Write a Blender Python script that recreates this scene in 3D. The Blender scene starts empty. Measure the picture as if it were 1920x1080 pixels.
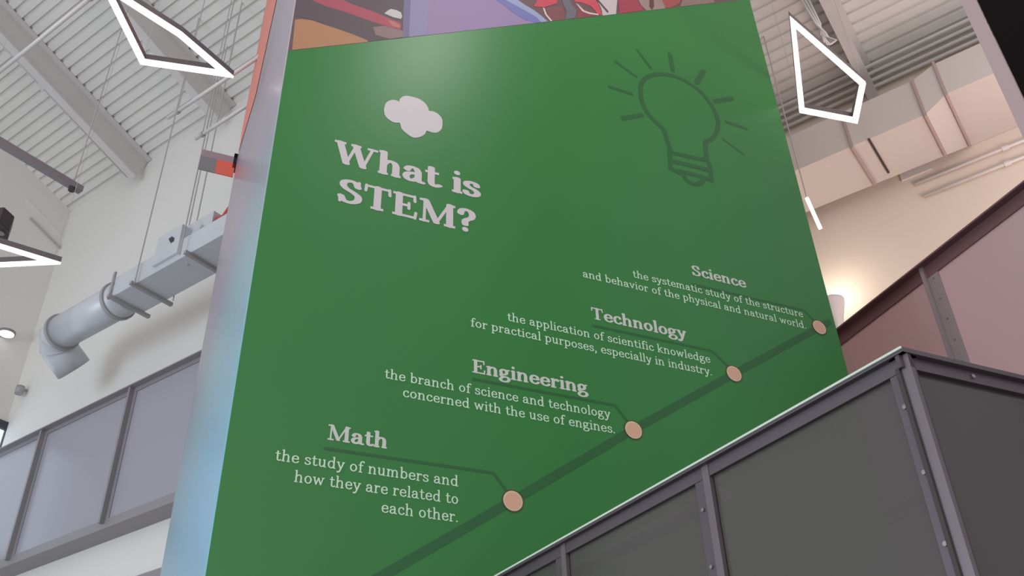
import bpy, bmesh, math, random
from mathutils import Vector, Matrix
from mathutils.geometry import delaunay_2d_cdt
random.seed(4)
SC = bpy.context.scene
COL = SC.collection
UP = Vector((0, 0, 1))

# ------------------------------------------------------------------ camera
CAM_H, FOC = 1.6, 1800.0                       # eye height, focal length for a 1920 px wide frame
zen = Vector((873 - 960, -2020 - 540, FOC)).normalized()      # zenith, camera axes x right / y down / z forward
fwd = (Vector((0, 0, 1)) - zen * zen.z).normalized()
rgt = fwd.cross(zen)
W = Matrix((rgt, fwd, zen))                    # rows: world axes in camera axes
EYE = Vector((0, 0, CAM_H))
cam_data = bpy.data.cameras.new('camera')
cam_data.sensor_width = 36.0
cam_data.lens = FOC / 1920 * 36.0
cam_data.clip_start = 0.05
cam = bpy.data.objects.new('camera', cam_data)
COL.objects.link(cam)
rot = Matrix((W @ Vector((1, 0, 0)), W @ Vector((0, -1, 0)), W @ Vector((0, 0, -1)))).transposed()
cam.matrix_world = Matrix.Translation(EYE) @ rot.to_4x4()
SC.camera = cam

# ------------------------------------------------------------------ light
SC.view_settings.view_transform = 'Standard'
SC.view_settings.look = 'None'
SC.view_settings.gamma = 1.0
SC.view_settings.use_curve_mapping = False
SC.view_settings.exposure = 0.0
world = bpy.data.worlds.new('world')
SC.world = world
world.use_nodes = True
bgn = world.node_tree.nodes['Background']
bgn.inputs[0].default_value = (0.93, 0.95, 1.0, 1)
bgn.inputs[1].default_value = 0.72


def area(name, loc, target, sx, sy, power, color):
    l = bpy.data.lights.new(name, 'AREA')
    l.shape = 'RECTANGLE'
    l.size, l.size_y, l.energy, l.color = sx, sy, power, color
    o = bpy.data.objects.new(name, l)
    COL.objects.link(o)
    o.location = loc
    o.rotation_euler = (Vector(target) - Vector(loc)).to_track_quat('-Z', 'Y').to_euler()
    return o


def point(name, loc, power, color, r=0.1):
    l = bpy.data.lights.new(name, 'POINT')
    l.energy, l.color, l.shadow_soft_size = power, color, r
    o = bpy.data.objects.new(name, l)
    COL.objects.link(o)
    o.location = loc
    return o


# area lights out of view: window daylight inferred on the left, then added fill
area('window_daylight', (-9.0, -1.0, 3.5), (-2.5, 5.5, 4.5), 5, 4, 400, (0.72, 0.86, 1.0))
area('hall_fill', (1.0, -7.0, 6.0), (0.0, 5.0, 6.0), 9, 5, 200, (1.0, 0.97, 0.93))  # added broad fill from behind the camera, no windows built there
area('gallery_fill', (4.6, 4.3, 4.6), (4.6, 5.2, 9.0), 1.6, 1.4, 105, (1.0, 0.81, 0.77))  # added warm fill from below, brightens the right duct and deck

# ------------------------------------------------------------------ directions and pixel helpers
def ray(px, py):
    return (W @ Vector((px - 960, py - 540, FOC))).normalized()


def hdir(x):                                   # horizontal direction seen at column x of the horizon
    y = 540 - (zen.x * (x - 960) + zen.z * FOC) / zen.y
    d = ray(x, y)
    d.z = 0
    return d.normalized()


E1 = hdir(-2200)                               # along the roof deck ribs, to the left and away
E2 = Vector((-E1.y, E1.x, 0))
if E2.dot(hdir(2519)) < 0:
    E2 = -E2                                   # across, to the right and away
R = hdir(5900)                                 # along the green face
N = Vector((-R.y, R.x, 0))                     # through the green face, away from the camera
G = hdir(-442)                                 # along the near guard's left side


def onp(px, py, n, a):
    d = ray(px, py)
    return EYE + d * ((a - EYE.dot(n)) / d.dot(n))


def frame_pt(a, b, z):                         # building coordinates
    return E1 * a + E2 * b + UP * z


# ------------------------------------------------------------------ materials
def lin(c):
    return tuple((v / 255 / 12.92 if v / 255 <= 0.04045 else ((v / 255 + 0.055) / 1.055) ** 2.4) for v in c)


def mat(name, rgb, rough=0.5, metal=0.0, spec=0.5, emit=None, alpha=None, noise=0.0, nscale=3.0, bump=0.0):
    m = bpy.data.materials.new(name)
    m.use_nodes = True
    nt = m.node_tree
    p = nt.nodes['Principled BSDF']
    c = lin(rgb)
    p.inputs['Base Color'].default_value = (*c, 1)
    p.inputs['Roughness'].default_value = rough
    p.inputs['Metallic'].default_value = metal
    p.inputs['Specular IOR Level'].default_value = spec
    if noise or bump:
        tc = nt.nodes.new('ShaderNodeTexCoord')
        n = nt.nodes.new('ShaderNodeTexNoise')
        n.inputs['Scale'].default_value = nscale
        n.inputs['Detail'].default_value = 4
        nt.links.new(tc.outputs['Object'], n.inputs['Vector'])
        if noise:
            r = nt.nodes.new('ShaderNodeValToRGB')
            r.color_ramp.elements[0].position = 0.3
            r.color_ramp.elements[1].position = 0.7
            r.color_ramp.elements[0].color = (*[v * (1 - noise) for v in c], 1)
            r.color_ramp.elements[1].color = (*[min(1, v * (1 + noise)) for v in c], 1)
            nt.links.new(n.outputs['Fac'], r.inputs['Fac'])
            nt.links.new(r.outputs['Color'], p.inputs['Base Color'])
        if bump:
            b = nt.nodes.new('ShaderNodeBump')
            b.inputs['Strength'].default_value = bump
            nt.links.new(n.outputs['Fac'], b.inputs['Height'])
            nt.links.new(b.outputs['Normal'], p.inputs['Normal'])
    if emit:
        p.inputs['Emission Color'].default_value = (*lin(emit[0]), 1)
        p.inputs['Emission Strength'].default_value = emit[1]
    if alpha is not None:
        p.inputs['Alpha'].default_value = alpha
    return m


M = dict(
    wall=mat('white_wall_paint', (226, 222, 216), 0.7, noise=0.02, nscale=0.8),
    wall_warm=mat('tan_wall_paint', (222, 208, 194), 0.7, noise=0.02, nscale=0.8),
    deck=mat('painted_steel_deck', (226, 222, 217), 0.55, noise=0.03, nscale=2.0),
    beam=mat('painted_steel_beam', (206, 200, 198), 0.5, noise=0.02),
    floor=mat('polished_concrete', (176, 170, 164), 0.35, noise=0.08, nscale=1.5),
    duct=mat('galvanised_duct', (206, 207, 212), 0.4, 0.15, noise=0.03),
    duct_dark=mat('duct_flange', (166, 163, 164), 0.45, 0.1),
    mauve_duct=mat('mauve_duct', (204, 194, 188), 0.5),
    pipe=mat('white_pipe', (214, 208, 204), 0.4),
    wire=mat('steel_wire', (176, 170, 168), 0.5, 0.0),
    black=mat('black_laminate', (14, 5, 8), 0.7, spec=0.1),
    darkmetal=mat('dark_metal', (70, 62, 64), 0.45, 0.3),
    lampbody=mat('lamp_body', (112, 102, 102), 0.4, 0.4),
    trackbar=mat('track_bar', (146, 137, 140), 0.45, 0.3),
    glow=mat('lamp_diffuser', (255, 253, 250), 0.5, emit=((250, 243, 238), 1.0)),
    winglow=mat('window_pane', (225, 240, 250), 0.1, emit=((225, 240, 250), 0.9)),
    winframe=mat('window_frame', (62, 64, 74), 0.5),
    green=mat('green_panel', (49, 126, 58), 0.36, spec=0.42, noise=0.015, nscale=1.0),
    darkgreen=mat('dark_green_print', (36, 98, 49), 0.4, spec=0.45),
    white=mat('white_vinyl', (214, 204, 206), 0.45),
    softwhite=mat('soft_white_vinyl', (208, 212, 202), 0.45),
    mint=mat('pale_mint_vinyl', (208, 236, 208), 0.45),
    peach=mat('peach_dot', (226, 176, 148), 0.5),
    palerim=mat('pale_dot_rim', (218, 206, 170), 0.5),
    redrim=mat('dark_red_dot_rim', (96, 62, 46), 0.5),
    frame=mat('guard_steel_frame', (118, 107, 111), 0.42, 0.35, noise=0.04, nscale=6),
    framedark=mat('guard_cap_steel', (96, 86, 92), 0.42, 0.35, noise=0.04, nscale=6),
    capglint=mat('cap_edge_glint', (214, 226, 208), 0.3),
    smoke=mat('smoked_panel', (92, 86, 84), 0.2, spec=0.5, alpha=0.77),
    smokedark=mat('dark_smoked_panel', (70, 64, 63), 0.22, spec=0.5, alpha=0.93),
    screw=mat('screw_head', (150, 142, 142), 0.3, 0.7),
    gframe=mat('gallery_frame', (150, 144, 148), 0.45, 0.2),
    gpanel=mat('gallery_panel', (160, 157, 166), 0.25, spec=0.5),
    pinkpanel=mat('pink_reflection_panel', (220, 180, 180), 0.22, spec=0.5),  # red mirrored in the glass is put into this base colour
    pinkrail=mat('rose_brown_rail', (128, 92, 96), 0.45, 0.1),
    pinkstripe=mat('rose_band', (176, 140, 142), 0.35),
    pinkpost=mat('rose_grey_post', (172, 158, 160), 0.4, 0.3),
    orange=mat('orange_print', (196, 132, 86), 0.5),
    orangered=mat('coral_print', (226, 104, 84), 0.5),
    greyprint=mat('grey_print', (128, 128, 128), 0.5),
    mauveprint=mat('mauve_bar', (158, 138, 144), 0.4),
    red=mat('red_print', (190, 70, 62), 0.45),
    inside=mat('tower_back', (190, 186, 186), 0.6),
    colframe=mat('column_trim', (176, 152, 152), 0.45),
)


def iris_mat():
    """dichroic film: colour bands by height, reflected window blue painted into the lower ones, plus a thin-film sheen"""
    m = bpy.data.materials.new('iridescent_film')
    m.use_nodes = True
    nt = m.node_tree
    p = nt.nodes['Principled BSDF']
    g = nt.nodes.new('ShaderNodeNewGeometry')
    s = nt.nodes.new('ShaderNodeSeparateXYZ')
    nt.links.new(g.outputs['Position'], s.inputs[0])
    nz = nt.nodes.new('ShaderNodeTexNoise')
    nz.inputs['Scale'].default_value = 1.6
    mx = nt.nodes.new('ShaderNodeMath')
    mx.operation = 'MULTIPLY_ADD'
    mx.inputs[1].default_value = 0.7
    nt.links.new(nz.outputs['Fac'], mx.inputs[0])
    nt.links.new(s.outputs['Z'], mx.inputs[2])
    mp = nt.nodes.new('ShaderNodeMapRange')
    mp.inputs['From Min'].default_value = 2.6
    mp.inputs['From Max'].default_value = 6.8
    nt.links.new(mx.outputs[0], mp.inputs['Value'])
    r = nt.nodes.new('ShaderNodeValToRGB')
    cr = r.color_ramp  # lower blues stand for window light mirrored in the film
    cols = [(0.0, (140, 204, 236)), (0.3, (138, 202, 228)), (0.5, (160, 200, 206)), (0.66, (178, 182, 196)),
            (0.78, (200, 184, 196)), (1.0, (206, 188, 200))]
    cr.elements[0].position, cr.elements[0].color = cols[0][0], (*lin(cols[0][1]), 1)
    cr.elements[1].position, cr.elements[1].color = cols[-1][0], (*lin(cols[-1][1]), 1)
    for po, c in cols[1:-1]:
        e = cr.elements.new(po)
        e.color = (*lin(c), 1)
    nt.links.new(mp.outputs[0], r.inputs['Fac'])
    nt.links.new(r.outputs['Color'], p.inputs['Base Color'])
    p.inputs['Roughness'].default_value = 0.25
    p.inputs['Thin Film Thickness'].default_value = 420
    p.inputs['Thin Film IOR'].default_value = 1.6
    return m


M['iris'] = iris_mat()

# ------------------------------------------------------------------ mesh helpers
class MB:
    def __init__(self):
        self.v, self.f = [], []

    def poly(self, pts):
        n = len(self.v)
        self.v += [Vector(p) for p in pts]
        self.f.append(list(range(n, n + len(pts))))
        return self

    def prism(self, pts, off):                 # polygon pushed along a vector, closed
        pts = [Vector(p) for p in pts]
        off = Vector(off)
        n, k = len(self.v), len(pts)
        self.v += pts + [p + off for p in pts]
        self.f.append(list(range(n, n + k))[::-1])
        self.f.append(list(range(n + k, n + 2 * k)))
        for i in range(k):
            j = (i + 1) % k
            self.f.append([n + i, n + j, n + k + j, n + k + i])
        return self

    def box(self, o, a, b, c):                 # corner and three edge vectors
        o, a, b, c = Vector(o), Vector(a), Vector(b), Vector(c)
        return self.prism([o, o + a, o + a + b, o + b], c)

    def bar(self, p, q, w, h, side=None, up=None):     # rectangular bar centred on p-q
        p, q = Vector(p), Vector(q)
        d = (q - p).normalized()
        u = Vector(up) if up is not None else UP
        s = (d.cross(u)).normalized() if side is None else Vector(side).normalized()
        t = s.cross(d).normalized()
        o = p - s * w / 2 - t * h / 2
        return self.prism([o, o + s * w, o + s * w + t * h, o + t * h], q - p)

    def tube(self, path, r, n=12, cap=True):
        path = [Vector(p) for p in path]
        rr = r if isinstance(r, (list, tuple)) else [r] * len(path)
        base = len(self.v)
        prev = None
        for i, p in enumerate(path):
            a = path[max(0, i - 1)]
            b = path[min(len(path) - 1, i + 1)]
            d = (b - a).normalized()
            if prev is None:
                s = d.cross(UP if abs(d.z) < 0.9 else Vector((1, 0, 0))).normalized()
            else:
                s = (prev - d * prev.dot(d)).normalized()
            prev = s
            t = d.cross(s)
            for k in range(n):
                an = 2 * math.pi * k / n
                self.v.append(p + (s * math.cos(an) + t * math.sin(an)) * rr[i])
        for i in range(len(path) - 1):
            for k in range(n):
                k2 = (k + 1) % n
                self.f.append([base + i * n + k, base + i * n + k2, base + (i + 1) * n + k2, base + (i + 1) * n + k])
        if cap:
            self.f.append([base + k for k in range(n)][::-1])
            self.f.append([base + (len(path) - 1) * n + k for k in range(n)])
        return self

    def build(self, name, m, parent=None, smooth=False, bevel=0.0, fix=True):
        me = bpy.data.meshes.new(name)
        o = bpy.data.objects.new(name, me)
        COL.objects.link(o)
        if parent is None:
            org = Vector((sum(v.x for v in self.v), sum(v.y for v in self.v), 0)) / len(self.v)
            org.z = min(v.z for v in self.v)
            o.location = org
        else:
            org = world_loc(parent)
            o.parent = parent
        me.from_pydata([tuple(v - org) for v in self.v], [], self.f)
        if fix:
            bm = bmesh.new()
            bm.from_mesh(me)
            bmesh.ops.recalc_face_normals(bm, faces=bm.faces)
            bm.to_mesh(me)
            bm.free()
        me.materials.append(m)
        if smooth:
            for p in me.polygons:
                p.use_smooth = len(p.vertices) == 4
        if bevel:
            b = o.modifiers.new('bevel', 'BEVEL')
            b.width, b.segments, b.limit_method = bevel, 2, 'ANGLE'
        return o


def world_loc(o):
    l = Vector(o.location)
    while o.parent:
        o = o.parent
        l += Vector(o.location)
    return l


def tag(o, label=None, cat=None, group=None, kind=None):
    for k, v in (('label', label), ('category', cat), ('group', group), ('kind', kind)):
        if v:
            o[k] = v
    return o


def thing(name, loc, label, cat, group=None):
    o = bpy.data.objects.new(name, None)
    o.empty_display_size = 0.1
    COL.objects.link(o)
    o.location = loc
    return tag(o, label, cat, group)


def struct(o):
    o['kind'] = 'structure'
    return o


# ------------------------------------------------------------------ the room
A1, A2 = 5.0, 8.34                             # far walls: left bay and right bay
pitch = ray(3309, 3564)                        # down the roof slope, away
pitch = (pitch - E1 * pitch.dot(E1)).normalized()
RN = E1.cross(pitch).normalized()
if RN.z < 0:
    RN = -RN
RA = onp(276, 304, E2, A1).dot(RN)             # roof plane
C3 = 10.88                                     # left corner of the left bay
EB = 5.6                                       # where the left bay ends behind the tower


def roof_z(a, b):
    p = frame_pt(a, b, 0)
    return (RA - p.dot(RN)) / RN.z


def on_roof(px, py, drop=0.0):
    return onp(px, py, RN, RA - drop * RN.z)


def quad_wall(name, a0, b0, a1, b1, z0, z1a, z1b, m, th):
    q = [frame_pt(a0, b0, z0), frame_pt(a1, b1, z0), frame_pt(a1, b1, z1b), frame_pt(a0, b0, z1a)]
    return struct(MB().prism(q, th).build(name, m))


struct(MB().box(frame_pt(C3 + .2, -9, -.2), E1 * -(C3 + 8), E2 * 18, UP * .2).build('floor', M['floor']))
quad_wall('wall_far_left', C3, A1, EB, A1, 0, roof_z(C3, A1) + .1, roof_z(EB, A1) + .1, M['wall'], E2 * .2)
quad_wall('wall_left', C3, A1 + .2, C3, -4, 0, roof_z(C3, A1 + .2) + .1, roof_z(C3, -4) + .1, M['wall'], E1 * .2)
JW = on_roof(1660, 158)
A2 = JW.dot(E2)
print('A2', A2)
quad_wall('wall_return', EB, A1 + .2, EB, A2 + .2, 0, roof_z(EB, A1 + .2) + .1, roof_z(EB, A2 + .2) + .1, M['wall'], E1 * .2)
quad_wall('wall_far_right', EB, A2, -3.5, A2, 0, roof_z(EB, A2) + .1, roof_z(-3.5, A2) + .1, M['wall_warm'], E2 * .2)


def deck():
    """corrugated roof deck: trapezoid flutes along E1, stepped down the slope"""
    mb = MB()
    per, dep = 0.125, 0.03
    b0 = -3.0
    L = (A2 + .3 - b0) / pitch.dot(E2)
    n = int(L / per)
    s0 = frame_pt(0, b0, roof_z(0, b0))
    prof = []
    for k in range(n):
        s = k * per
        prof += [(s, 0), (s + per * .66, 0), (s + per * .73, dep), (s + per * .93, dep)]
    prof.append((n * per, 0))
    a_l, a_r = C3 + .2, -3.6
    for (s, h), (s2, h2) in zip(prof, prof[1:]):
        p = s0 + pitch * s + RN * h
        q = s0 + pitch * s2 + RN * h2
        mb.poly([p + E1 * a_l, q + E1 * a_l, q + E1 * a_r, p + E1 * a_r])
    top = RN * (dep + .08)
    p, q = s0 + top, s0 + pitch * n * per + top
    mb.poly([p + E1 * a_l, q + E1 * a_l, q + E1 * a_r, p + E1 * a_r])
    return struct(mb.build('ceiling', M['deck'], fix=False))


deck()


def roof_beam(px, py, end_b, label):
    """I-beam under the deck, following the slope"""
    a = on_roof(px, py).dot(E1)
    r = thing('roof_beam', frame_pt(a, end_b, roof_z(a, end_b) - .42), label, 'beam', None)
    p = frame_pt(a, -2.5, roof_z(a, -2.5)) - RN * .004
    q = frame_pt(a, end_b, roof_z(a, end_b)) - RN * .004
    d = q - p
    def slab(w, t, off):
        o = p - E1 * w / 2 - RN * (off + t)
        return MB().prism([o, o + E1 * w, o + E1 * w + RN * t, o + RN * t], d)
    slab(.17, .02, 0).build('top_flange', M['beam'], r)
    slab(.02, .36, .02).build('web', M['beam'], r)
    slab(.11, .025, .38).build('bottom_flange', M['beam'], r)
    return a


roof_beam(136, 151, A1, 'pale steel roof beam in the middle of the left ceiling bay')
roof_beam(361, 115, A1, 'grey steel roof beam behind the kite-shaped hanging lamp, beside the green wall')
roof_beam(1600, 90, A2, 'mauve steel roof beam behind the hanging lamp right of the green wall')

# ------------------------------------------------------------------ the green display wall
PA = 3.6
def gp(px, py):
    return onp(px, py, N, PA)


uL = gp(470, 540).dot(R)
uR = gp(1497, 347).dot(R)
zTop = 9.0
TH_side = None
# thickness from the back edge of the side strip
d_ = ray(302, 1080)
t_ = uL / d_.dot(R)
back = EYE + d_ * t_
TH = back.dot(N) - PA


def P(u, z, off=0.0):                          # point on the green face, off = outwards
    return R * u + N * (PA - off) + UP * z


def uz(px, py):
    p = gp(px, py)
    return p.dot(R), p.z


tower = thing('display_wall', P((uL + uR) / 2, 0, -TH / 2),
              'tall green information wall headed What is STEM? with a photo mural above', 'information wall')
MB().box(P(uL + .004, 0, -.02), R * (uR - uL - .008), N * (TH - .02), UP * zTop).build('core', M['inside'], tower)
g0 = uz(547, 95)
g1 = uz(1320, 8)
sl = (g1[1] - g0[1]) / (g1[0] - g0[0])
zl = g0[1] + sl * (uL - g0[0])
zr = g0[1] + sl * (uR - g0[0])
MB().prism([P(uL, 0), P(uR, 0), P(uR, zr), P(uL, zl)], N * .02).build('green_panel', M['green'], tower)
mural = MB().prism([P(uL, zl), P(uR, zr), P(uR, zTop), P(uL, zTop)], N * .02).build(
    'photo_mural', mat('mural_maroon', (112, 84, 86), 0.55, noise=0.06, nscale=5), tower)
mural['label'] = 'blurred photo mural with purple, red and orange shapes'


def patch(name, rgb, pts, lift=.0012):
    q = [P(*uz(*p), lift) for p in pts]
    return MB().poly(q).build(name, mat(name + '_print', rgb, 0.55), mural)


patch('dark_stripe', (96, 82, 88), [(553, 30), (556, 0), (560, -60), (720, -60), (757, -20), (756, 71), (690, 78), (640, 60), (590, 38)], .0008)
patch('orange_shape', (184, 132, 98), [(547.5, 94), (553, 37), (566, 36), (585, 38.5), (610, 47), (640, 57), (665, 66), (690, 76.5), (688, 79)])
patch('red_stripe', (176, 82, 96), [(565, -8), (625, -8), (660, 8), (700, 22), (752, 44), (751, 56), (727, 50), (695, 40), (645, 22), (611, 12)])
patch('salmon_spot', (196, 116, 116), [(727, 38), (740, 41), (751, 49), (749, 53), (735, 49)], .0016)
patch('taupe_shape', (146, 118, 118), [(699, 51), (720, 49), (756, 58), (756, 70), (730, 73.5), (704, 66)], .0016)
patch('white_shape', (206, 200, 196), [(720.4, 25.5), (727, 20), (733, 17), (745, 20), (752, 24), (754, 31), (752, 36), (738, 33)], .0018)
patch('indigo_edge', (122, 112, 150), [(760, -60), (775, -60), (770, 0), (767, 69.5), (755, 71), (757, 0)])
patch('lavender_panel', (146, 140, 176), [(775, -60), (810, -60), (803, 0), (799, 66), (767, 69.5), (770, 0)])
patch('purple_panel', (156, 132, 172), [(810, -60), (880, -60), (938, 0), (960, 14), (985, 30), (1013, 42), (799, 66.3), (803, 0)])
patch('pale_blue_edge', (158, 164, 198), [(938, -4), (965, -4), (985, 10), (1002, 20), (1015, 30), (1027, 40.5), (1015, 42), (995, 27), (960, 10)], .0018)
patch('blue_band', (120, 120, 178), [(925, -4), (940, -4), (962, 8), (988, 22), (1006, 33), (1015, 42), (1007, 43), (985, 38), (962, 24), (942, 8)], .0022)
patch('red_leaf', (204, 74, 92), [(1000, 12.5), (1006, 4), (1008, -6), (1046, -6), (1044, 7), (1030, 11), (1020, 14)], .0018)
patch('brown_shape', (134, 78, 80), [(1022, 15), (1056, 12), (1058, 37), (1034, 40)], .0014)
patch('white_cord', (226, 200, 200), [(1017.5, 15), (1020.5, 15), (1025, 27), (1035.5, 39.5), (1032, 40), (1022, 28)], .002)
patch('grey_figure', (112, 106, 116), [(1050, -6), (1066, -6), (1070, 6), (1081, 20), (1078, 34), (1060, 37), (1062, 22), (1056, 8)], .002)
patch('crimson_leaf', (206, 78, 92), [(1075, -6), (1112, -6), (1121, 6), (1126, 20), (1130, 30), (1120, 26), (1108, 12), (1090, 5), (1078, 4)], .0018)
patch('wine_shape', (140, 70, 76), [(1084, 10), (1100, 24), (1122, 30), (1082, 35)], .0014)
patch('pale_cord', (226, 196, 196), [(1079, 6), (1084, 9), (1095, 20), (1107, 24), (1122, 26.5), (1122, 29), (1104, 26.5), (1092, 22)], .0022)
patch('pale_leaf', (202, 188, 192), [(1120, -6), (1158, -6), (1156, 12), (1155, 26.5), (1130, 29.5), (1127, 16), (1121, 4)], .0016)
patch('leaf_stem', (90, 76, 78), [(1116, -2), (1120, -2), (1141, 22), (1139, 25)], .0024)
patch('berry_shape', (166, 66, 82), [(1158, -6), (1192, -6), (1200, 10), (1208, 20), (1162, 26)], .0016)
patch('beige_shape', (162, 136, 132), [(1194, -6), (1240, -6), (1246, 10), (1248, 16), (1212, 20), (1202, 10)], .0014)
patch('dark_bud', (104, 62, 66), [(1218, -6), (1225, -6), (1226, 12), (1222, 19), (1217, 12)], .0022)
patch('rust_leaf', (172, 84, 84), [(1238, -6), (1280, -6), (1272, 8), (1258, 15), (1248, 15)], .0018)
patch('tan_shape', (150, 122, 114), [(1282, -6), (1330, -20), (1340, 5), (1275, 12.6)], .0014)

# side strip (iridescent return) with the coral strip at its outer top
side_n = R
def sp(px, py):
    d = ray(px, py)
    t = (uL - .001) / d.dot(R)
    return EYE + d * t


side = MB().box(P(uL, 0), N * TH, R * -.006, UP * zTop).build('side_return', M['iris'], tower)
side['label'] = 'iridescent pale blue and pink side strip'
q = [sp(503, -3), sp(521, -3), sp(481, 180), sp(456, 262), sp(449, 288), sp(458, 232)]
mb = MB()
mb.poly([p - R * .0085 for p in q]).build('coral_strip', mat('soft_coral_print', (222, 132, 116), 0.5), side)
MB().bar(P(uL - .004, 0, .003), P(uL - .004, zTop, .003), .006, .006).build('edge_trim', mat('silver_edge_trim', (214, 220, 222), .3), tower)
MB().bar(P(uR + .004, 0, .0), P(uR + .004, zTop, .0), .008, .02).build('edge_trim', mat('pale_green_edge', (196, 220, 178), .4), tower)

# high floodlight of the hall, mirrored softly near the top of the green face
hp_ = gp(790, 92)
hd_ = ray(790, 92)
hr_ = hd_ - N * 2 * hd_.dot(N)
area('ceiling_floodlight', hp_ + hr_ * 3.2, hp_, .7, .7, 21, (1.0, .97, .92))

# ---- flat vinyl shapes on the face
def hull(pts):
    pts = sorted(set((round(x, 6), round(y, 6)) for x, y in pts))
    def half(ps):
        h = []
        for p in ps:
            while len(h) > 1 and (h[-1][0] - h[-2][0]) * (p[1] - h[-2][1]) - (h[-1][1] - h[-2][1]) * (p[0] - h[-2][0]) <= 0:
                h.pop()
            h.append(p)
        return h
    lo, hi = half(pts), half(pts[::-1])
    return lo[:-1] + hi[:-1]


def ell(x, y, rx, ry, n=14):
    return [(x + rx * math.cos(2 * math.pi * k / n), y + ry * math.sin(2 * math.pi * k / n)) for k in range(n)]


def cr(pts, n=6):                               # Catmull-Rom through the points
    if len(pts) < 3:
        return pts
    out = []
    P_ = [pts[0]] + list(pts) + [pts[-1]]
    for i in range(1, len(P_) - 2):
        p0, p1, p2, p3 = P_[i - 1:i + 3]
        for k in range(n):
            t = k / n
            out.append(tuple(0.5 * (2 * p1[j] + (p2[j] - p0[j]) * t + (2 * p0[j] - 5 * p1[j] + 4 * p2[j] - p3[j]) * t * t
                                    + (3 * p1[j] - p0[j] - 3 * p2[j] + p3[j]) * t ** 3) for j in (0, 1)))
    out.append(tuple(pts[-1]))
    return out


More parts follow.
